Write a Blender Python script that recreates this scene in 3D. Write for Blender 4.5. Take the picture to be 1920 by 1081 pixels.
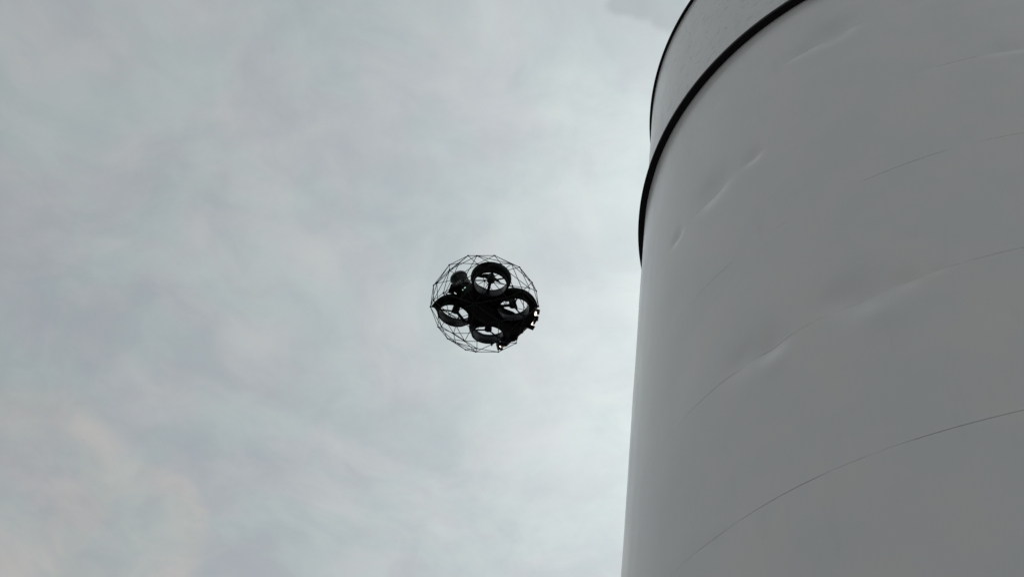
import bpy, bmesh, math, random
from mathutils import Vector, Matrix, noise

# ------------------------------------------------------------------ tuning
SKY_BASE, SKY_GLOW, SKY_POW = 0.392, 0.65, 12.0
PAINT_ROUGH = 0.22
ROD = 0.0014

# ------------------------------------------------------------------ clear
for o in list(bpy.data.objects):
    bpy.data.objects.remove(o, do_unlink=True)
scene = bpy.context.scene
COL = scene.collection
R_ = math.radians
random.seed(11)

# ------------------------------------------------------------------ camera (hand-held, looking up, slightly rolled)
EYE = Vector((0.0, 0.0, 1.65))
cam_d = bpy.data.cameras.new('camera')
cam = bpy.data.objects.new('camera', cam_d)
COL.objects.link(cam)
cam_d.sensor_width = 36.0
cam_d.lens = 1762.5 / 1920.0 * 36.0
cam_d.clip_start = 0.05
cam_d.clip_end = 6000.0
ax_r = Vector((0.972544, -0.180108, 0.147374))
ax_u = Vector((-0.232719, -0.752681, 0.615884))
ax_f = Vector((0.0, 0.633272, 0.773930))
m = Matrix((ax_r, ax_u, -ax_f)).transposed().to_4x4()
m.translation = EYE
cam.matrix_world = m
scene.camera = cam

# ------------------------------------------------------------------ sky: thin overcast, sun hidden behind the tank
SUN_EL, SUN_AZ = R_(44.0), R_(46.0)
SUN = Vector((math.sin(SUN_AZ) * math.cos(SUN_EL), math.cos(SUN_AZ) * math.cos(SUN_EL), math.sin(SUN_EL)))
world = bpy.data.worlds.new('World')
scene.world = world
world.use_nodes = True
nt = world.node_tree
nt.nodes.clear()
def N(t, kind, **kw):
    n = t.nodes.new(kind)
    for k, v in kw.items():
        setattr(n, k, v)
    return n
def plug(t, sock, v):
    if isinstance(v, bpy.types.NodeSocket):
        t.links.new(v, sock)
    else:
        sock.default_value = v
def math_(t, op, a, b=0.0, c=0.0, clamp=False):
    n = N(t, 'ShaderNodeMath', operation=op, use_clamp=clamp)
    for s, v in zip(n.inputs, (a, b, c)):
        plug(t, s, v)
    return n.outputs[0]
def vmath(t, op, a, b=(0, 0, 0)):
    n = N(t, 'ShaderNodeVectorMath', operation=op)
    plug(t, n.inputs[0], a); plug(t, n.inputs[1], b)
    return n.outputs['Value'] if op in ('DOT_PRODUCT', 'LENGTH', 'DISTANCE') else n.outputs[0]
def smooth(t, v, lo, hi, a=0.0, b=1.0):
    n = N(t, 'ShaderNodeMapRange', interpolation_type='SMOOTHSTEP')
    for i, x in enumerate((v, lo, hi, a, b)):
        plug(t, n.inputs[i], x)
    return n.outputs[0]
def mixc(t, f, a, b, blend='MIX'):
    n = N(t, 'ShaderNodeMix', data_type='RGBA', blend_type=blend)
    plug(t, n.inputs['Factor'], f)
    plug(t, n.inputs[6], a); plug(t, n.inputs[7], b)
    return n.outputs[2]
def noise_(t, vec, scale, detail=4.0, rough=0.5, dist=0.0, color=False):
    n = N(t, 'ShaderNodeTexNoise')
    plug(t, n.inputs['Vector'], vec)
    n.inputs['Scale'].default_value = scale
    n.inputs['Detail'].default_value = detail
    n.inputs['Roughness'].default_value = rough
    n.inputs['Distortion'].default_value = dist
    return n.outputs['Color'] if color else n.outputs['Fac']

sky = N(nt, 'ShaderNodeTexSky', sky_type='NISHITA')
sky.sun_disc = False
sky.sun_elevation = SUN_EL
sky.sun_rotation = SUN_AZ
sky.air_density = 1.0
sky.dust_density = 2.0
tc = N(nt, 'ShaderNodeTexCoord')
D = vmath(nt, 'NORMALIZE', tc.outputs['Generated'])
# cloud deck: the view direction laid out on a layer overhead
sep = N(nt, 'ShaderNodeSeparateXYZ'); nt.links.new(D, sep.inputs[0])
dz = math_(nt, 'ADD', math_(nt, 'MAXIMUM', sep.outputs[2], 0.0), 0.35)
comb = N(nt, 'ShaderNodeCombineXYZ')
nt.links.new(math_(nt, 'DIVIDE', sep.outputs[0], dz), comb.inputs[0])
nt.links.new(math_(nt, 'DIVIDE', sep.outputs[1], dz), comb.inputs[1])
P = comb.outputs[0]
wob = vmath(nt, 'SUBTRACT', noise_(nt, P, 3.2, 3.0, 0.55, color=True), (0.5, 0.5, 0.5))
wsc = N(nt, 'ShaderNodeVectorMath', operation='SCALE'); nt.links.new(wob, wsc.inputs[0]); wsc.inputs['Scale'].default_value = 0.22
Pw = vmath(nt, 'ADD', P, wsc.outputs[0])
big = noise_(nt, Pw, 2.1, 3.0, 0.5)
mid = noise_(nt, vmath(nt, 'ADD', Pw, (7.3, 2.1, 0)), 6.5, 5.0, 0.55)
fine = noise_(nt, vmath(nt, 'ADD', Pw, (1.7, 9.2, 0)), 19.0, 6.0, 0.6)
dens = math_(nt, 'ADD', math_(nt, 'MULTIPLY', big, 0.30), math_(nt, 'ADD', math_(nt, 'MULTIPLY', mid, 0.42), math_(nt, 'MULTIPLY', fine, 0.28)))
# overcast brightness rises smoothly towards the hidden sun over the whole dome
cosg = vmath(nt, 'DOT_PRODUCT', D, tuple(SUN))
glow = math_(nt, 'POWER', math_(nt, 'MULTIPLY', math_(nt, 'ADD', cosg, 1.0), 0.5), SKY_POW)
lum = math_(nt, 'ADD', math_(nt, 'MULTIPLY', glow, SKY_GLOW), SKY_BASE)
lum = math_(nt, 'MULTIPLY', lum, smooth(nt, dens, 0.37, 0.63, 0.915, 1.095))
# cloud tint: cooler in the thin gaps, more neutral in the thick parts
tint = mixc(nt, smooth(nt, dens, 0.38, 0.62), (0.915, 1.005, 1.10, 1), (0.985, 1.025, 0.99, 1))
hue = noise_(nt, vmath(nt, 'ADD', Pw, (4.4, 3.3, 0)), 10.0, 4.0, 0.6)
tint2 = mixc(nt, 0.55, tint, mixc(nt, smooth(nt, hue, 0.40, 0.60), (0.92, 1.03, 1.03, 1), (1.005, 1.0, 1.035, 1)))
tint2 = mixc(nt, math_(nt, 'MULTIPLY', glow, 0.8), tint2, (0.935, 1.02, 0.995, 1))
cl = vmath(nt, 'MULTIPLY', tint2, (0.99, 1.012, 1.016))
def scale_(t, vec, s):
    n = N(t, 'ShaderNodeVectorMath', operation='SCALE'); plug(t, n.inputs[0], vec); plug(t, n.inputs['Scale'], s)
    return n.outputs[0]
cl = scale_(nt, cl, lum)
# single cloud bodies with an edge of their own
Dw = vmath(nt, 'ADD', D, scale_(nt, vmath(nt, 'SUBTRACT', noise_(nt, D, 9.0, 4.0, 0.55, color=True), (0.5, 0.5, 0.5)), 0.045))
def lobe(c, r0, r1):
    return smooth(nt, vmath(nt, 'DISTANCE', Dw, c), r1, r0)
def union(a, b):
    return math_(nt, 'MAXIMUM', a, b)
def dome(c, r, soft, inner, low=0.5):
    d = vmath(nt, 'DISTANCE', Dw, c)
    return math_(nt, 'MULTIPLY', smooth(nt, d, r, r - soft), smooth(nt, d, inner, r * 0.82, low, 1.0))
pale = union(dome((-0.3045, 0.8134, 0.4957), 0.082, 0.020, 0.02), dome((-0.3974, 0.7713, 0.4971), 0.104, 0.030, 0.03))
cl = mixc(nt, pale, cl, vmath(nt, 'MULTIPLY', cl, (1.12, 1.05, 1.0)))
dark = union(union(dome((0.0574, 0.3600, 0.9312), 0.033, 0.014, 0.0, 1.0), dome((0.0402, 0.3690, 0.9285), 0.022, 0.010, 0.0, 1.0)), dome((0.0816, 0.3590, 0.9298), 0.032, 0.014, 0.0, 1.0))
cl = mixc(nt, dark, cl, vmath(nt, 'MULTIPLY', cl, (0.82, 0.83, 0.83)))
smudge = union(lobe((-0.318, 0.580, 0.750), 0.000, 0.018), lobe((-0.309, 0.570, 0.760), 0.000, 0.020))
cl = mixc(nt, smudge, cl, vmath(nt, 'MULTIPLY', cl, (0.93, 0.935, 0.935)))
blue = scale_(nt, sky.outputs[0], 0.06)
out_c = mixc(nt, 0.93, blue, cl)
bg = N(nt, 'ShaderNodeBackground')
nt.links.new(out_c, bg.inputs['Color'])
bg.inputs['Strength'].default_value = 1.0
wo = N(nt, 'ShaderNodeOutputWorld')
nt.links.new(bg.outputs[0], wo.inputs['Surface'])

# ------------------------------------------------------------------ veiled sun
sun_d = bpy.data.lights.new('sun', 'SUN')
sun_d.energy = 0.6
sun_d.angle = R_(14.0)
sun_d.color = (1.0, 0.97, 0.93)
sun = bpy.data.objects.new('sun', sun_d)
COL.objects.link(sun)
sun.location = (20, 20, 40)
sun.rotation_euler = (-SUN).to_track_quat('-Z', 'Y').to_euler()

vs = scene.view_settings
vs.view_transform = 'Standard'
vs.look = 'None'
vs.exposure = 0.0
vs.gamma = 1.0
vs.use_curve_mapping = False

# ------------------------------------------------------------------ materials
def material(name, base, rough=0.5, metal=0.0, spec=0.5):
    mt = bpy.data.materials.new(name)
    mt.use_nodes = True
    b = mt.node_tree.nodes['Principled BSDF']
    b.inputs['Base Color'].default_value = (*base, 1)
    b.inputs['Roughness'].default_value = rough
    b.inputs['Metallic'].default_value = metal
    b.inputs['Specular IOR Level'].default_value = spec
    return mt, mt.node_tree, b

def speckle(name, c0, c1, scale, rough, bump=0.0, spec=0.5, metal=0.0):
    mt, t, b = material(name, c0, rough, metal, spec)
    co = N(t, 'ShaderNodeTexCoord').outputs['Object']
    f = noise_(t, co, scale, 6.0, 0.6)
    t.links.new(mixc(t, smooth(t, f, 0.35, 0.65), (*c0, 1), (*c1, 1)), b.inputs['Base Color'])
    t.links.new(smooth(t, f, 0.3, 0.7, rough - 0.06, rough + 0.08), b.inputs['Roughness'])
    if bump:
        bn = N(t, 'ShaderNodeBump'); bn.inputs['Strength'].default_value = bump; bn.inputs['Distance'].default_value = 0.002
        t.links.new(f, bn.inputs['Height']); t.links.new(bn.outputs[0], b.inputs['Normal'])
    return mt

def tank_paint(name, upper=False):
    """white tank paint: faint roller mottle, run-off streaks, rare specks of dirt"""
    mt, t, b = material(name, (0.78, 0.77, 0.755), PAINT_ROUGH, 0, 0.75)
    co = N(t, 'ShaderNodeTexCoord').outputs['Object']
    s = N(t, 'ShaderNodeSeparateXYZ'); t.links.new(co, s.inputs[0])
    ang = math_(t, 'ARCTAN2', s.outputs[1], s.outputs[0])
    u = math_(t, 'MULTIPLY', ang, 5.0)
    cv = N(t, 'ShaderNodeCombineXYZ'); t.links.new(u, cv.inputs[0]); t.links.new(math_(t, 'MULTIPLY', s.outputs[2], 0.16), cv.inputs[1])
    streak = noise_(t, cv.outputs[0], 5.0, 6.0, 0.62, 0.4)
    cm = N(t, 'ShaderNodeCombineXYZ'); t.links.new(u, cm.inputs[0]); t.links.new(s.outputs[2], cm.inputs[1])
    mott = noise_(t, cm.outputs[0], 1.3, 5.0, 0.55)
    c = mixc(t, smooth(t, mott, 0.38, 0.66), (0.770, 0.742, 0.730, 1), (0.805, 0.762, 0.737, 1))
    amt = 0.55 if upper else 0.16
    c = mixc(t, smooth(t, streak, 0.55, 0.78, 0.0, amt), c, (0.60, 0.59, 0.575, 1))
    if upper:
        blot = noise_(t, cm.outputs[0], 4.5, 7.0, 0.68, 0.6)
        c = mixc(t, smooth(t, blot, 0.52, 0.68, 0.0, 0.75), c, (0.50, 0.49, 0.48, 1))
    vor = N(t, 'ShaderNodeTexVoronoi'); t.links.new(cm.outputs[0], vor.inputs['Vector']); vor.inputs['Scale'].default_value = 2.2
    vor.inputs['Randomness'].default_value = 1.0
    spot = math_(t, 'MULTIPLY', smooth(t, vor.outputs['Distance'], 0.035, 0.012), smooth(t, noise_(t, cm.outputs[0], 0.9, 2.0), 0.55, 0.6))
    c = mixc(t, math_(t, 'MULTIPLY', spot, 0.7), c, (0.20, 0.18, 0.16, 1))
    t.links.new(c, b.inputs['Base Color'])
    t.links.new(smooth(t, streak, 0.3, 0.7, PAINT_ROUGH - 0.03, PAINT_ROUGH + 0.05), b.inputs['Roughness'])
    return mt

M_SHELL = tank_paint('tank_white_paint')
M_SHELL_UP = tank_paint('tank_white_paint_weathered', True)
M_RING = speckle('black_painted_steel', (0.010, 0.010, 0.010), (0.017, 0.016, 0.016), 9.0, 0.6, 0.2, 0.15)
M_CONC = speckle('foundation_concrete', (0.26, 0.255, 0.245), (0.34, 0.335, 0.32), 5.0, 0.9, 0.5)
M_SHROUD = speckle('drone_black_moulding', (0.0025, 0.0026, 0.0028), (0.004, 0.004, 0.0043), 60.0, 0.55, 0.1, 0.12)
M_DUCT = speckle('drone_duct_plastic', (0.0010, 0.0010, 0.0011), (0.0018, 0.0018, 0.0019), 60.0, 0.5, 0.1, 0.08)
M_DUCT_SHEEN = speckle('duct_inside_sheen_grey', (0.008, 0.0098, 0.011), (0.012, 0.0145, 0.016), 40.0, 0.28, 0.0, 0.4)  # grey stands for sky reflections on the inner walls of the black ducts
M_CARBON = speckle('carbon_rod', (0.005, 0.005, 0.005), (0.008, 0.008, 0.008), 220.0, 0.5, 0.0, 0.2)
M_RUBBER = speckle('black_rubber', (0.003, 0.003, 0.003), (0.005, 0.005, 0.005), 150.0, 0.75, 0.0, 0.12)
M_LIDAR = speckle('anodised_dark_grey', (0.008, 0.008, 0.009), (0.012, 0.012, 0.013), 80.0, 0.38, 0.0, 0.25, 0.0)
M_FIN = speckle('bare_grey_aluminium', (0.34, 0.34, 0.345), (0.42, 0.42, 0.42), 80.0, 0.5, 0.0, 0.4, 0.0)
M_EDGE_GREY = speckle('lit_edge_and_cap_grey', (0.12, 0.12, 0.12), (0.18, 0.175, 0.17), 120.0, 0.4, 0.0, 0.4, 0.0)  # pale grey: light painted on the frame edge; also the scanner cap ring
M_COPPER = speckle('dark_copper_winding', (0.010, 0.007, 0.006), (0.014, 0.010, 0.008), 300.0, 0.4, 0.0, 0.5, 0.6)
M_GLASS, _t, _b = material('dark_lens_glass', (0.004, 0.004, 0.006), 0.08)
def emitter(name, col, s):
    mt, t, b = material(name, (0.8, 0.8, 0.8), 0.3)
    b.inputs['Emission Color'].default_value = (*col, 1)
    b.inputs['Emission Strength'].default_value = s
    return mt
M_LED = emitter('lit_led', (1.0, 0.82, 0.62), 4.0)
M_GREEN = emitter('small_green_led', (0.55, 1.0, 0.72), 0.75)

# ------------------------------------------------------------------ mesh helpers
class MB:
    def __init__(self):
        self.bm = bmesh.new()
    def box(self, c, s, rot=None, bevel=0.0, seg=2):
        r = bmesh.ops.create_cube(self.bm, size=1.0)
        vs_ = r['verts']
        mt = Matrix.Translation(Vector(c)) @ (rot.to_4x4() if rot else Matrix()) @ Matrix.Diagonal((*s, 1))
        bmesh.ops.transform(self.bm, matrix=mt, verts=vs_)
        if bevel:
            ed = list({e for v in vs_ for e in v.link_edges})
            bmesh.ops.bevel(self.bm, geom=ed, offset=bevel, segments=seg, profile=0.6, affect='EDGES')
        return self
    def lathe(self, prof, seg=40, mat=None, closed=False):
        """profile of (radius, z) turned about z"""
        mat = mat or Matrix()
        rings = []
        for (r, z) in prof:
            if r < 1e-6:
                rings.append([self.bm.verts.new(mat @ Vector((0, 0, z)))])
            else:
                rings.append([self.bm.verts.new(mat @ Vector((r * math.cos(2 * math.pi * i / seg), r * math.sin(2 * math.pi * i / seg), z))) for i in range(seg)])
        pairs = list(zip(rings, rings[1:]))
        if closed:
            pairs.append((rings[-1], rings[0]))
        for a, b in pairs:
            for i in range(seg):
                j = (i + 1) % seg
                if len(a) == 1 and len(b) == 1:
                    continue
                if len(a) == 1:
                    self.bm.faces.new((a[0], b[j], b[i]))
                elif len(b) == 1:
                    self.bm.faces.new((a[i], a[j], b[0]))
                else:
                    self.bm.faces.new((a[i], a[j], b[j], b[i]))
        return self
    def tube(self, pts, rad, seg=8):
        pts = [Vector(p) for p in pts]
        n = len(pts)
        rads = rad if isinstance(rad, (list, tuple)) else [rad] * n
        prev = None
        rings = []
        for i, p in enumerate(pts):
            d = (pts[min(i + 1, n - 1)] - pts[max(i - 1, 0)]).normalized()
            if prev is None:
                prev = d.orthogonal().normalized()
            u = (prev - d * prev.dot(d)).normalized()
            prev = u
            w = d.cross(u)
            rings.append([self.bm.verts.new(p + (u * math.cos(2 * math.pi * k / seg) + w * math.sin(2 * math.pi * k / seg)) * rads[i]) for k in range(seg)])
        for a, b in zip(rings, rings[1:]):
            for k in range(seg):
                j = (k + 1) % seg
                self.bm.faces.new((a[k], a[j], b[j], b[k]))
        self.bm.faces.new(rings[0][::-1]); self.bm.faces.new(rings[-1])
        return self
    def prism(self, outline, z0, z1, bevel=0.0, seg=2, inset=None):
        """outline (x, y) raised from z0 to z1; inset = list of per-level scale of the outline"""
        lo = [self.bm.verts.new((x, y, z0)) for x, y in outline]
        hi = [self.bm.verts.new((x, y, z1)) for x, y in outline]
        n = len(outline)
        fs = [self.bm.faces.new(lo[::-1]), self.bm.faces.new(hi)]
        for i in range(n):
            j = (i + 1) % n
            fs.append(self.bm.faces.new((lo[i], lo[j], hi[j], hi[i])))
        if bevel:
            ed = list({e for f in fs for e in f.edges})
            bmesh.ops.bevel(self.bm, geom=ed, offset=bevel, segments=seg, profile=0.6, affect='EDGES')
        return self
    def move(self, mat):
        bmesh.ops.transform(self.bm, matrix=mat, verts=self.bm.verts)
        return self
    def mesh(self, name, mat, angle=38.0):
        bmesh.ops.recalc_face_normals(self.bm, faces=self.bm.faces)
        lim = math.radians(angle)
        for f in self.bm.faces:
            f.smooth = True
        for e in self.bm.edges:
            e.smooth = not (len(e.link_faces) == 2 and e.calc_face_angle(0.0) > lim)
        me = bpy.data.meshes.new(name)
        self.bm.to_mesh(me)
        self.bm.free()
        me.materials.append(mat)
        return me
    def build(self, name, mat, parent=None, angle=38.0):
        return place(name, self.mesh(name, mat, angle), parent)
def place(name, me, parent=None, matrix=None):
    o = bpy.data.objects.new(name, me)
    COL.objects.link(o)
    if parent:
        o.parent = parent
    if matrix is not None:
        o.matrix_local = matrix
    return o
def thing(name, label, cat, matrix=None):
    o = bpy.data.objects.new(name, None)
    COL.objects.link(o)
    o.empty_display_size = 0.2
    if matrix is not None:
        o.matrix_world = matrix
    o['label'] = label
    o['category'] = cat
    return o

# ------------------------------------------------------------------ ground (below the frame; gives the bounce light)
def ground_material():
    mt, t, b = material('yard_concrete', (0.2, 0.2, 0.2), 0.9)
    co = N(t, 'ShaderNodeTexCoord').outputs['Object']
    f = noise_(t, co, 0.25, 6.0, 0.6)
    g = noise_(t, co, 60.0, 4.0, 0.7)
    c = mixc(t, smooth(t, f, 0.35, 0.65), (0.11, 0.108, 0.104, 1), (0.15, 0.147, 0.14, 1))
    c = mixc(t, smooth(t, g, 0.45, 0.75, 0.0, 0.5), c, (0.19, 0.187, 0.18, 1))
    t.links.new(c, b.inputs['Base Color'])
    bn = N(t, 'ShaderNodeBump'); bn.inputs['Strength'].default_value = 0.5; bn.inputs['Distance'].default_value = 0.01
    t.links.new(g, bn.inputs['Height']); t.links.new(bn.outputs[0], b.inputs['Normal'])
    return mt
gm = MB()
gm.lathe([(0.0, 0.0), (10.0, 0.0), (60.0, 0.0), (400.0, 0.0), (2500.0, 0.0)], 64)
ground = gm.build('ground', ground_material())
ground['kind'] = 'structure'

# ------------------------------------------------------------------ the storage tank
RAD = 5.0
AX = Vector((6.9056, 8.1888, 0.0))
PHI0 = math.atan2(-AX.y, -AX.x)            # the side of the tank nearest the viewer
tank = thing('storage_tank', 'tall white steel storage tank with black stiffening rings towering beside the drone', 'tank', Matrix.Translation(AX))
SEAMS = [0.35, 1.49, 3.29, 5.09, 6.891, 8.690, 10.486, 12.254, 14.100, 15.90, 17.71, 19.70]
# weld distortion: (seam height, angle from the near side, half width in angle, depth m, reach up m, reach down m)
DENTS = [
    (14.100, -0.080, 0.055, 0.044, 0.30, 0.16), (14.100, -0.170, 0.035, 0.020, 0.18, 0.10), (14.100, 0.14, 0.06, 0.005, 0.15, 0.10),
    (12.254, -0.350, 0.028, 0.026, 0.20, 0.11), (12.254, -0.490, 0.055, 0.042, 0.34, 0.18), (12.254, -0.660, 0.028, 0.026, 0.18, 0.11),
    (12.254, 0.27, 0.05, 0.012, 0.20, 0.08), (12.254, 0.10, 0.05, 0.002, 0.10, 0.06),
    (8.690, -0.355, 0.038, 0.038, 0.30, 0.15), (8.690, -0.430, 0.040, 0.014, 0.26, 0.14), (8.690, -0.160, 0.050, 0.034, 0.36, 0.22), (8.690, -0.075, 0.026, 0.018, 0.16, 0.10),
    (8.690, -0.020, 0.015, 0.006, 0.06, 0.04),
    (6.891, -0.530, 0.05, 0.004, 0.06, 0.12), (10.486, 0.28, 0.05, 0.005, 0.12, 0.12),
]
# free dimples and bulges of the plate: (angle, height, half width in angle, half height m, depth m)
DIMPLES = [(-0.205, 8.86, 0.035, 0.16, -0.016), (-0.430, 8.84, 0.035, 0.15, -0.013), (-0.135, 8.42, 0.040, 0.16, 0.012), (-0.345, 8.46, 0.025, 0.12, 0.010),
           (-0.520, 12.52, 0.05, 0.22, -0.012), (-0.09, 14.35, 0.05, 0.20, -0.010), (0.30, 11.9, 0.05, 0.25, -0.010), (-0.515, 6.78, 0.03, 0.10, -0.004),
           (-0.72, 11.3, 0.05, 0.5, 0.006), (-0.62, 9.6, 0.05, 0.5, -0.006), (0.02, 7.6, 0.10, 0.4, 0.006), (-0.25, 5.9, 0.12, 0.4, -0.006)]
def seam_strength(k, phi):
    """how plainly a weld seam shows along its length, 0..1"""
    s = noise.fractal(Vector((phi * 6.5 + k * 7.7, k * 3.1, 0.0)), 0.8, 2.0, 4) * 0.9 + 0.45
    fade = max(0.0, 1.0 - max(0.0, abs(phi) - 0.46) / 0.22)
    base = {4: 0.6, 5: -0.05, 6: -0.22, 7: -0.22, 8: -0.35}.get(k, -0.2)
    return max(0.0, min(1.0, s + base)) * fade
def shell_r(phi, z):
    d = 0.0
    for (h, p0, w, a, up, dn) in DENTS:
        x = (phi - p0) / w
        if abs(x) > 3:
            continue
        y = z - h
        L = up if y > 0 else dn
        e = abs(y) / L
        if e > 6:
            continue
        # a soft-cornered fold that is deepest on the weld itself
        d -= a * math.exp(-x * x) * (0.24 * math.exp(-2.0 * (math.sqrt(e * e + 0.02) - 0.1414)) + 0.76 * math.exp(-e * e))
    for (p0, h, w, hh, a) in DIMPLES:
        x = (phi - p0) / w
        y = (z - h) / hh
        e = x * x + y * y
        if e < 9:
            d += a * math.exp(-e)
    d += 0.0085 * noise.noise(Vector((phi * 5.0 * 0.75, z * 0.55, 3.7)))
    d += 0.0018 * noise.noise(Vector((phi * 5.0 * 1.9, z * 1.5, 9.1)))
    return RAD + d
PH = [-1.35 + 2.7 * i / 720 for i in range(721)]
rest = 2 * math.pi - 2.7
PH += [1.35 + rest * i / 90 for i in range(1, 90)]
NP = len(PH)
for k in range(len(SEAMS) - 1):
    z0, z1 = SEAMS[k], SEAMS[k + 1]
    seen = k >= 3
    H = z1 - z0
    edge = [0.0, 0.004, 0.010, 0.020, 0.036, 0.056, 0.08, 0.11, 0.145, 0.19, 0.24, 0.30, 0.37, 0.45, 0.55, 0.66, 0.77] if seen else [0.0, 0.01, 0.1, 0.4]
    zs = [z0 + e for e in edge if e < H * 0.45] + [z0 + H * 0.5] + [z1 - e for e in reversed(edge) if e < H * 0.45]
    bm = bmesh.new()
    rows = []
    for zi, z in enumerate(zs):
        row = []
        e = min(zi, len(zs) - 1 - zi)
        kk = k if zi < len(zs) / 2 else k + 1
        for phi in PH:
            p = phi if phi < math.pi else phi - 2 * math.pi
            r = shell_r(p, z)
            if 0 < k and e == 0 or (k == 0 and zi == len(zs) - 1):
                s = seam_strength(kk, p)
                r -= 0.0046 * s + 0.0003
            if e <= 2 and zi < len(zs) / 2 and k > 0:
                # upper course laps a hair proud of the one below where the weld shows
                r += 0.0022 * seam_strength(kk, p) * (1.0 - 0.45 * e)
            a = PHI0 + phi
            row.append(bm.verts.new((r * math.cos(a), r * math.sin(a), z)))
        rows.append(row)
    for a, b in zip(rows, rows[1:]):
        for i in range(NP):
            j = (i + 1) % NP
            bm.faces.new((a[i], a[j], b[j], b[i]))
    for f in bm.faces:
        f.smooth = True
    me = bpy.data.meshes.new('shell_course')
    bm.to_mesh(me); bm.free()
    me.materials.append(M_SHELL_UP if k >= 9 else M_SHELL)
    place('shell_course', me, tank)

def ring_section(name, sec, mat, parent, seg=360):
    mb = MB()
    mb.lathe(sec, seg, closed=True)
    return mb.build(name, mat, parent)
# wind girder: flat plate with an upturned outer leg
zg = 15.63
girder = ring_section('stiffening_ring', [(RAD - 0.02, zg), (RAD + 0.112, zg), (RAD + 0.115, zg + 0.003), (RAD + 0.115, zg + 0.07), (RAD + 0.105, zg + 0.07), (RAD + 0.105, zg + 0.012), (RAD - 0.02, zg + 0.012)], M_RING, tank)
zr = 19.70
rim = ring_section('top_rim', [(RAD - 0.02, zr - 0.002), (RAD + 0.048, zr - 0.002), (RAD + 0.05, zr), (RAD + 0.05, zr + 0.06), (RAD - 0.02, zr + 0.06)], M_RING, tank)
rf = MB(); rf.lathe([(RAD + 0.01, zr + 0.05), (RAD + 0.01, zr + 0.075), (2.5, zr + 0.36), (0.0, zr + 0.62)], 120)
rf.build('roof', M_SHELL_UP, tank)
fd = MB(); fd.lathe([(RAD + 0.35, -0.05), (RAD + 0.35, 0.32), (RAD + 0.32, 0.349), (0.0, 0.349)], 120)
fd.build('foundation', M_CONC, tank)

# ------------------------------------------------------------------ the caged inspection drone
CAGE = [(-0.1765, -0.0865, 0.108), (-0.0754, -0.1395, 0.1444), (-0.0442, -0.2237, 0.0502), (0.0353, -0.1801, 0.1226), (0.0786, -0.2196, 0.0299), (0.1701, -0.1631, -0.0107), (0.1612, 0.0813, -0.1256), (0.07, 0.1239, -0.1556), (0.0236, 0.22, -0.0679), (-0.0838, 0.2113, -0.0523), (-0.1745, 0.1545, -0.0306), (-0.2166, 0.089, 0.0241), (-0.2151, -0.0096, 0.0799), (-0.1687, -0.1414, 0.0703), (-0.2316, -0.0438, 0.0101), (-0.1886, 0.1106, 0.0734), (-0.2143, 0.0037, -0.0816), (0.0405, -0.082, 0.1798), (0.1466, -0.1206, 0.1158), (-0.1215, 0.1258, -0.1309), (0.0167, 0.2352, -0.0087), (-0.024, 0.0792, -0.1826), (0.1201, 0.1875, -0.0646), (-0.0765, -0.0173, 0.1839), (0.0283, -0.2234, -0.0583), (0.2116, -0.0311, 0.0825), (0.1194, 0.199, 0.0355), (-0.2072, 0.0837, -0.0626), (-0.0593, -0.0092, -0.1886), (-0.1151, -0.1876, -0.0703), (0.1571, 0.0528, 0.1388), (0.1, -0.156, -0.1208), (-0.0537, 0.17, -0.1277), (-0.1197, -0.095, -0.1486), (0.0187, 0.2171, 0.0748), (-0.1289, -0.1972, 0.0112), (-0.025, -0.1894, -0.1144), (-0.1952, -0.1022, -0.0699), (0.1871, -0.1107, -0.076), (-0.1542, 0.0286, -0.1457), (-0.118, 0.1095, 0.1426), (0.2057, 0.0867, 0.0633), (0.116, -0.038, 0.1669), (-0.0368, 0.1584, 0.1413), (0.2296, 0.0379, -0.0324), (0.1751, -0.0195, -0.1297), (-0.1035, 0.205, 0.045), (0.2257, -0.0672, 0.0127), (0.1871, 0.1419, -0.0192), (0.0179, 0.0461, 0.1907), (0.0549, 0.1804, -0.1173), (0.1452, -0.1713, 0.0599), (0.005, -0.1099, -0.1725), (0.0952, 0.146, 0.1315), (-0.1578, 0.0055, 0.1449), (0.0767, -0.0178, -0.1838)]
DX = Vector((0.846433, 0.515026, 0.135275)); DY = Vector((-0.522106, 0.852629, 0.020714)); DZ = Vector((-0.104671, -0.088162, 0.990591))
dm = Matrix((DX, DY, DZ)).transposed().to_4x4()
dm.translation = EYE + Vector((-0.10051, 2.66076, 3.10457))
drone = thing('inspection_drone', 'black four rotor drone inside a spherical wire cage flying in front of the cloudy sky', 'drone', dm)

# main hull between the rotors
mb = MB()
out = [(-0.122, -0.036), (-0.110, -0.058), (-0.03, -0.072), (0.012, -0.070), (0.045, -0.032), (0.09, -0.018), (0.135, -0.030), (0.165, -0.052),
       (0.178, 0.045), (0.150, 0.036), (0.110, 0.030), (0.070, 0.042), (0.040, 0.066), (0.006, 0.066), (-0.03, 0.054), (-0.075, 0.043), (-0.108, 0.040), (-0.120, 0.016)]
mb.prism(out, -0.044, 0.016, 0.010, 3)
hull = mb.build('body', M_SHROUD, drone, 50)
mb = MB(); mb.prism([(x * 0.72 + 0.012, y * 0.72) for x, y in out], -0.060, -0.0425, 0.006, 2)
mb.build('battery_hatch', M_SHROUD, hull, 50)
mb = MB(); mb.prism([(-0.10, -0.036), (0.035, -0.036), (0.09, -0.016), (0.09, 0.026), (0.035, 0.036), (-0.10, 0.036)], 0.0145, 0.040, 0.010, 3)
mb.build('top_cover', M_SHROUD, hull, 50)
for sy in (-1, 1):        # side webs that join the two ducts of a side to the hull
    mb = MB(); mb.prism([(-0.030, sy * 0.055), (0.036, sy * 0.055), (0.020, sy * 0.110), (0.008, sy * 0.128), (-0.004, sy * 0.110)][::sy], -0.036, 0.010, 0.004, 2)
    mb.build('side_web', M_SHROUD, hull, 50)

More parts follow.
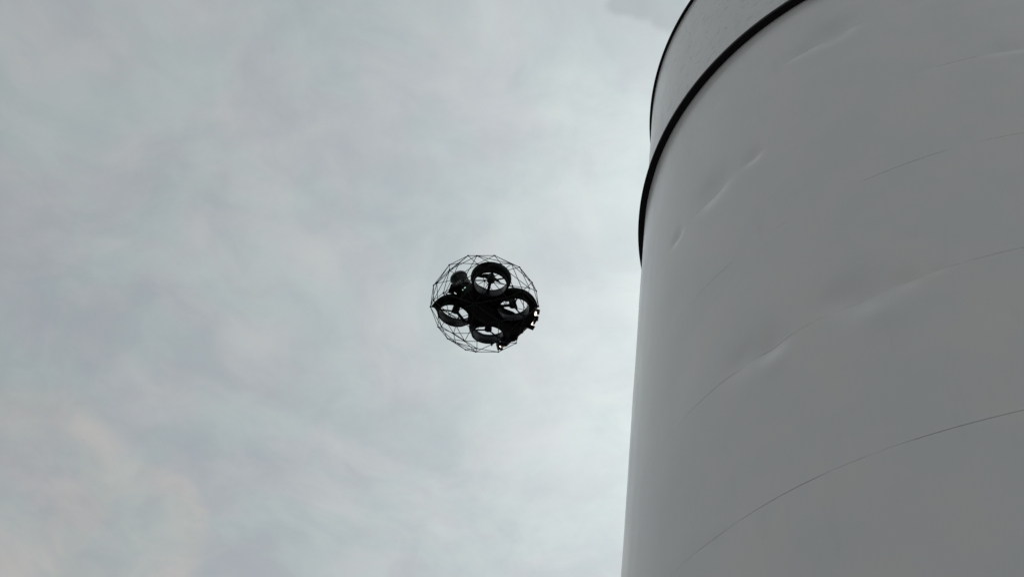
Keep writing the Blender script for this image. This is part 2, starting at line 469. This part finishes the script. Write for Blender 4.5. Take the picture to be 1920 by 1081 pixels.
# rotors: (centre of lower opening, lean outwards)
ROT = [(-0.0716, 0.1177, 8.0, 78.0), (-0.080, -0.138, 2.0, 0.0), (0.089, -0.093, 8.0, 0.0), (0.112, 0.106, 9.0, 30.0)]
DUCT = [(0.0680, -0.0400), (0.0690, -0.0412), (0.0722, -0.0412), (0.0735, -0.0395), (0.0750, -0.022), (0.0790, -0.008), (0.0835, 0.000), (0.0855, 0.0045),
        (0.0852, 0.0105), (0.0820, 0.0140), (0.0765, 0.0130), (0.0715, 0.0075), (0.0690, -0.001), (0.0680, -0.014)]
mb = MB(); mb.lathe(DUCT, 56, closed=True); me_duct = mb.mesh('duct', M_DUCT, 50)
mb = MB(); mb.lathe([(0.0676, -0.0385), (0.0672, -0.030), (0.0672, -0.012), (0.0676, -0.006)], 56); me_sheen = mb.mesh('duct_inside_sheen', M_DUCT_SHEEN, 50)  # inner skin added to carry the painted reflections
mb = MB(); mb.lathe([(0.0, -0.026), (0.010, -0.026), (0.0150, -0.022), (0.0158, -0.002), (0.0150, 0.002), (0.0, 0.002)], 24); me_motor = mb.mesh('motor', M_SHROUD)
mb = MB()
for k in range(12):
    a = k * math.pi / 6
    mb.box((0.0150 * math.cos(a), 0.0150 * math.sin(a), -0.013), (0.0025, 0.0035, 0.012), Matrix.Rotation(a, 3, 'Z'), 0.0006, 1)
me_wind = mb.mesh('winding', M_COPPER)
mb = MB(); mb.box((0.043, 0, -0.024), (0.062, 0.0125, 0.010), None, 0.002, 1); me_arm = mb.mesh('motor_arm', M_SHROUD)
mb = MB(); mb.box((0.041, 0, -0.030), (0.058, 0.0048, 0.007), None, 0.001, 1); me_strut = mb.mesh('strut', M_SHROUD)
mb = MB(); mb.lathe([(0.0, -0.034), (0.013, -0.034), (0.017, -0.031), (0.017, -0.0265), (0.0, -0.0265)], 24); me_base = mb.mesh('motor_base', M_SHROUD)
mb = MB(); mb.lathe([(0.0, 0.002), (0.0075, 0.002), (0.0075, 0.009), (0.005, 0.014), (0.0, 0.015)], 18); me_hub = mb.mesh('propeller', M_RUBBER)
# a twisted, tapering blade
mb = MB(); prev = None
for i in range(11):
    t_ = i / 10.0
    r = 0.006 + t_ * 0.057
    ch = 0.006 + 0.013 * math.sin(math.pi * min(1.0, t_ * 1.05 + 0.08)) ** 0.8 if t_ < 0.98 else 0.004
    tw = R_(34 - 24 * t_)
    sec = []
    for (u, w) in ((-0.5, 0.0), (-0.15, 0.0009), (0.25, 0.0008), (0.5, 0.0), (0.25, -0.0004), (-0.15, -0.0006)):
        sec.append(mb.bm.verts.new((r, u * ch * math.cos(tw) - w * math.sin(tw), 0.0055 + u * ch * math.sin(tw) + w * math.cos(tw))))
    if prev:
        for a in range(6):
            b_ = (a + 1) % 6
            mb.bm.faces.new((prev[a], prev[b_], sec[b_], sec[a]))
    else:
        mb.bm.faces.new(sec[::-1])
    prev = sec
mb.bm.faces.new(prev)
me_blade = mb.mesh('blade', M_RUBBER, 60)
SPIN = [R_(76), R_(8), R_(28), R_(105)]
for i, (x, y, lean_d, arm_d) in enumerate(ROT):
    outw = Vector((x, y, 0)).normalized()
    axis = Vector((0, 0, 1)).cross(outw)              # lower opening leans outwards
    lean = Matrix.Rotation(-R_(lean_d), 4, axis)
    base = Matrix.Translation((x, y, -0.0412)) @ lean @ Matrix.Translation((0, 0, 0.0412))
    high = Matrix.Translation((0, 0, 0.016))
    inward = math.atan2(-y, -x) + R_(arm_d)
    d = place('duct', me_duct, drone, base)
    place('duct_inside_sheen', me_sheen, d, Matrix.Identity(4))
    place('motor_base', me_base, d, high)
    for j, da in enumerate((0.0, R_(118), R_(-118))):
        place('motor_arm' if j == 0 else 'strut', me_arm if j == 0 else me_strut, d, high @ Matrix.Rotation(inward + da, 4, 'Z'))
    mo = place('motor', me_motor, drone, base @ high)
    place('winding', me_wind, mo, Matrix.Identity(4))
    pr = place('propeller', me_hub, drone, base @ high @ Matrix.Rotation(SPIN[i], 4, 'Z'))
    for j in range(3):
        place('blade', me_blade, pr, Matrix.Rotation(j * 2 * math.pi / 3, 4, 'Z'))

# front frame: bowed beam that carries the camera and the lamps
mb = MB()
fr_o = [(0.158, -0.146), (0.180, -0.130), (0.196, -0.08), (0.204, 0.0), (0.207, 0.060), (0.207, 0.100), (0.202, 0.120),
        (0.192, 0.116), (0.190, 0.090), (0.182, 0.060), (0.150, 0.036), (0.145, -0.032), (0.162, -0.064), (0.158, -0.108), (0.142, -0.132)]
mb.prism(fr_o, -0.050, 0.000, 0.004, 2)
front = mb.build('front_frame', M_SHROUD, drone, 50)
mb = MB(); mb.tube([(x + 0.001, y, -0.0505) for x, y in fr_o[1:7]], 0.0022, 6); mb.build('lit_edge_strip', M_EDGE_GREY, front)  # added strip, light caught along the frame edge put in as pale colour
mb = MB(); mb.prism([(0.125, -0.026), (0.156, -0.050), (0.180, -0.056), (0.184, 0.052), (0.160, 0.040), (0.125, 0.028)], -0.056, 0.018, 0.008, 3)
mb.build('camera_housing', M_SHROUD, front, 50)
# tilting camera with its lens
ROTX = Matrix.Rotation(R_(90), 4, 'Y')
def gadget(name, prof, mat, loc, direction, parent, seg=28):
    q = Vector(direction).to_track_quat('Z', 'Y').to_matrix().to_4x4()
    mb = MB(); mb.lathe(prof, seg)
    return place(name, mb.mesh(name, mat), parent, Matrix.Translation(loc) @ q)
camh = gadget('camera', [(0.0, -0.014), (0.013, -0.014), (0.0175, -0.010), (0.0185, 0.004), (0.0165, 0.013), (0.012, 0.015), (0.0, 0.015)], M_RUBBER, (0.200, 0.035, -0.044), (0.9, 0.05, -0.45), drone)
gadget('lens', [(0.0, 0.0155), (0.0095, 0.0155), (0.008, 0.018), (0.0, 0.0195)], M_GLASS, (0, 0, 0), (0, 0, 1), camh)
for (y, x, z, r) in ((-0.020, 0.200, -0.044, 0.007),):
    s = gadget('range_sensor', [(0.0, -0.010), (r, -0.010), (r, 0.006), (r * 0.8, 0.009), (0.0, 0.009)], M_RUBBER, (x, y, z), (0.75, 0, -0.6), drone, 18)
    gadget('lens', [(0.0, 0.0095), (r * 0.6, 0.0095), (0.0, 0.011)], M_GLASS, (0, 0, 0), (0, 0, 1), s, 14)
# lamp modules: flanged block with two columns of lit LEDs
def lamp(loc, direction, rows=3, cols=2, scale=1.0):
    q = Vector(direction).to_track_quat('X', 'Z').to_matrix().to_4x4()
    mb = MB()
    mb.box((-0.006, 0, 0), (0.020, 0.026 * scale, 0.040 * scale), None, 0.002, 2)
    for s in (-1, 1):
        mb.box((0.008, 0, s * 0.0205 * scale), (0.030, 0.028 * scale, 0.007 * scale), None, 0.0028, 2)
    L = place('lamp_module', mb.mesh('lamp_module', M_SHROUD, 50), drone, Matrix.Translation(loc) @ q)
    for a in range(cols):
        for b_ in range(rows):
            yy = (a - (cols - 1) / 2) * 0.011 * scale
            zz = (b_ - (rows - 1) / 2) * 0.0095 * scale
            mb = MB(); mb.lathe([(0.0036 * scale, 0.0), (0.0036 * scale, 0.003), (0.0022 * scale, 0.0056), (0.0, 0.0066)], 12)
            place('led', mb.mesh('led', M_LED), L, Matrix.Translation((0.004, yy, zz)) @ ROTX)
    return L
lamp((0.182, -0.120, -0.022), (0.80, -0.58, -0.10))
lamp((0.199, -0.078, -0.036), (0.93, -0.34, -0.15), 3, 2, 0.9)
lamp((0.196, 0.084, -0.036), (0.75, 0.2, -0.5), 2, 2, 0.55)
lamp((0.190, 0.118, -0.046), (0.5, 0.1, -0.85), 2, 2, 0.55)

# laser scanner on its bracket at the back
lid_m = Matrix.Translation((-0.106, 0.022, 0.046)) @ Matrix.Rotation(R_(-24), 4, 'Y') @ Matrix.Rotation(R_(-14), 4, 'X')
mb = MB(); mb.lathe([(0.0, 0.016), (0.0355, 0.016), (0.0360, 0.018), (0.0360, 0.050), (0.0362, 0.0505), (0.0385, 0.0508), (0.0390, 0.054), (0.0388, 0.0610), (0.0365, 0.0650), (0.0, 0.0655)], 48)
lidar = place('laser_scanner', mb.mesh('laser_scanner', M_LIDAR), drone, lid_m)
mb = MB(); mb.lathe([(0.0, -0.006), (0.030, -0.006), (0.031, 0.0155), (0.0, 0.0155)], 40); mb_me = mb.mesh('scanner_base', M_LIDAR)
place('scanner_base', mb_me, lidar, Matrix.Identity(4))
mb = MB(); mb.box((0.0325, 0, 0.006), (0.010, 0.0045, 0.018), None, 0.0008, 1); me_fin = mb.mesh('cooling_fin', M_FIN)
for k in range(22):
    place('cooling_fin', me_fin, lidar, Matrix.Rotation(k * 2 * math.pi / 22, 4, 'Z'))
mb = MB(); mb.lathe([(0.0360, 0.0660), (0.0384, 0.0630), (0.0396, 0.0590), (0.0396, 0.0545), (0.0388, 0.0545), (0.0384, 0.0600)], 48, closed=True)
place('cap_ring', mb.mesh('cap_ring', M_EDGE_GREY), lidar, Matrix.Identity(4))
mb = MB(); mb.prism([(-0.150, 0.000), (-0.060, -0.050), (-0.040, -0.030), (-0.040, 0.045), (-0.085, 0.055), (-0.150, 0.040)], 0.008, 0.022, 0.004, 2)
brk = mb.build('scanner_bracket', M_SHROUD, drone, 50)
mb = MB(); mb.box((-0.150, 0.040, 0.014), (0.026, 0.050, 0.014), Matrix.Rotation(R_(-25), 3, 'Z'), 0.004, 2); mb.build('bracket_foot', M_SHROUD, brk, 50)
mb = MB(); mb.tube([(-0.150, 0.052, 0.012), (-0.160, 0.062, 0.000), (-0.160, 0.066, -0.014), (-0.146, 0.064, -0.022), (-0.128, 0.054, -0.020), (-0.112, 0.044, -0.014)], 0.0026, 8)
mb.build('cable', M_RUBBER, drone)
mb = MB(); mb.tube([(-0.154, 0.036, 0.010), (-0.148, 0.038, -0.010), (-0.115, 0.036, -0.014)], 0.0042, 8); mb.build('cable', M_RUBBER, drone)
for (x, y, z, w) in ((-0.1225, 0.000, 0.000, 0.005), (-0.1225, -0.014, 0.003, 0.008)):
    mb = MB(); mb.box((x, y, z), (0.003, w, 0.003), None, 0.0006, 1); mb.build('status_light', M_GREEN, drone)

# teardrop fairings round the ducts that reach out to the cage
def fairing(x, y, lean_d, tip, wide, z_tip):
    outw = Vector((x, y, 0)).normalized()
    base = Matrix.Translation((x, y, -0.0412)) @ Matrix.Rotation(-R_(lean_d), 4, Vector((0, 0, 1)).cross(outw)) @ Matrix.Translation((0, 0, 0.0412))
    t = base.inverted() @ Vector(tip)
    d0, a0 = math.hypot(t.x, t.y), math.atan2(t.y, t.x)
    mb = MB()
    sec = [(0.0, -0.016), (0.25, -0.018), (0.8, -0.012), (1.0, -0.004), (1.0, 0.003), (0.8, 0.010), (0.3, 0.0115), (0.0, 0.010)]
    rings = []
    n = 72
    for i in range(n):
        a = 2 * math.pi * i / n
        da = (a - a0 + math.pi) % (2 * math.pi) - math.pi
        k = math.exp(-(abs(da) / wide) ** 1.35)
        ro = 0.0865 + (d0 - 0.0865) * k
        ring = []
        for (u, z) in sec:
            r = 0.0765 + (ro - 0.0765) * u
            zz = z * (1.0 - 0.55 * k * u) + t.z * k * k * u
            ring.append(mb.bm.verts.new(base @ Vector((r * math.cos(a), r * math.sin(a), zz))))
        rings.append(ring)
    m_ = len(sec)
    for i in range(n):
        a_, b_ = rings[i], rings[(i + 1) % n]
        for q in range(m_):
            w = (q + 1) % m_
            mb.bm.faces.new((a_[q], b_[q], b_[w], a_[w]))
    return mb.build('duct_fairing', M_SHROUD, drone, 50)
fairing(*ROT[0][:3], (-0.1725, 0.1535, -0.030), 0.42, 0)
fairing(*ROT[1][:3], (-0.1420, -0.1760, 0.012), 0.22, 0)
fairing(*ROT[2][:3], (0.1690, -0.1600, -0.012), 0.70, 0)
fairing(*ROT[3][:3], (0.1720, 0.1500, -0.045), 0.28, 0)

# cage: thin carbon rods between small rubber joints
def open_front(p):
    return p.x > 0.178 and abs(p.y) < 0.15 and -0.11 < p.z < 0.075
pts = [Vector(p) for p in CAGE]
bm = bmesh.new()
vs_ = [bm.verts.new(p) for p in pts]
bm.verts.index_update()
bmesh.ops.convex_hull(bm, input=vs_)
bm.verts.index_update()
edges = [(e.verts[0].co.copy(), e.verts[1].co.copy()) for e in bm.edges]
bm.free()
mb = MB(); mb.lathe([(0.0, 0.0), (1.0, 0.0), (1.0, 1.0), (0.0, 1.0)], 8); me_rod = mb.mesh('cage_rod', M_CARBON)
bmn = bmesh.new(); bmesh.ops.create_icosphere(bmn, subdivisions=2, radius=1.0)
for f in bmn.faces:
    f.smooth = True
me_node = bpy.data.meshes.new('cage_joint'); bmn.to_mesh(me_node); bmn.free(); me_node.materials.append(M_RUBBER)
for a, b_ in edges:
    if open_front(a) or open_front(b_):
        continue
    dv = b_ - a
    q = dv.to_track_quat('Z', 'Y').to_matrix().to_4x4()
    place('cage_rod', me_rod, drone, Matrix.Translation(a) @ q @ Matrix.Diagonal((ROD, ROD, dv.length, 1)))
for p in pts:
    if open_front(p):
        continue
    nrm = Vector((p.x, p.y, p.z * 1.4)).normalized()
    q = nrm.to_track_quat('Z', 'Y').to_matrix().to_4x4()
    place('cage_joint', me_node, drone, Matrix.Translation(p) @ q @ Matrix.Diagonal((0.0050, 0.0046, 0.0034, 1)))
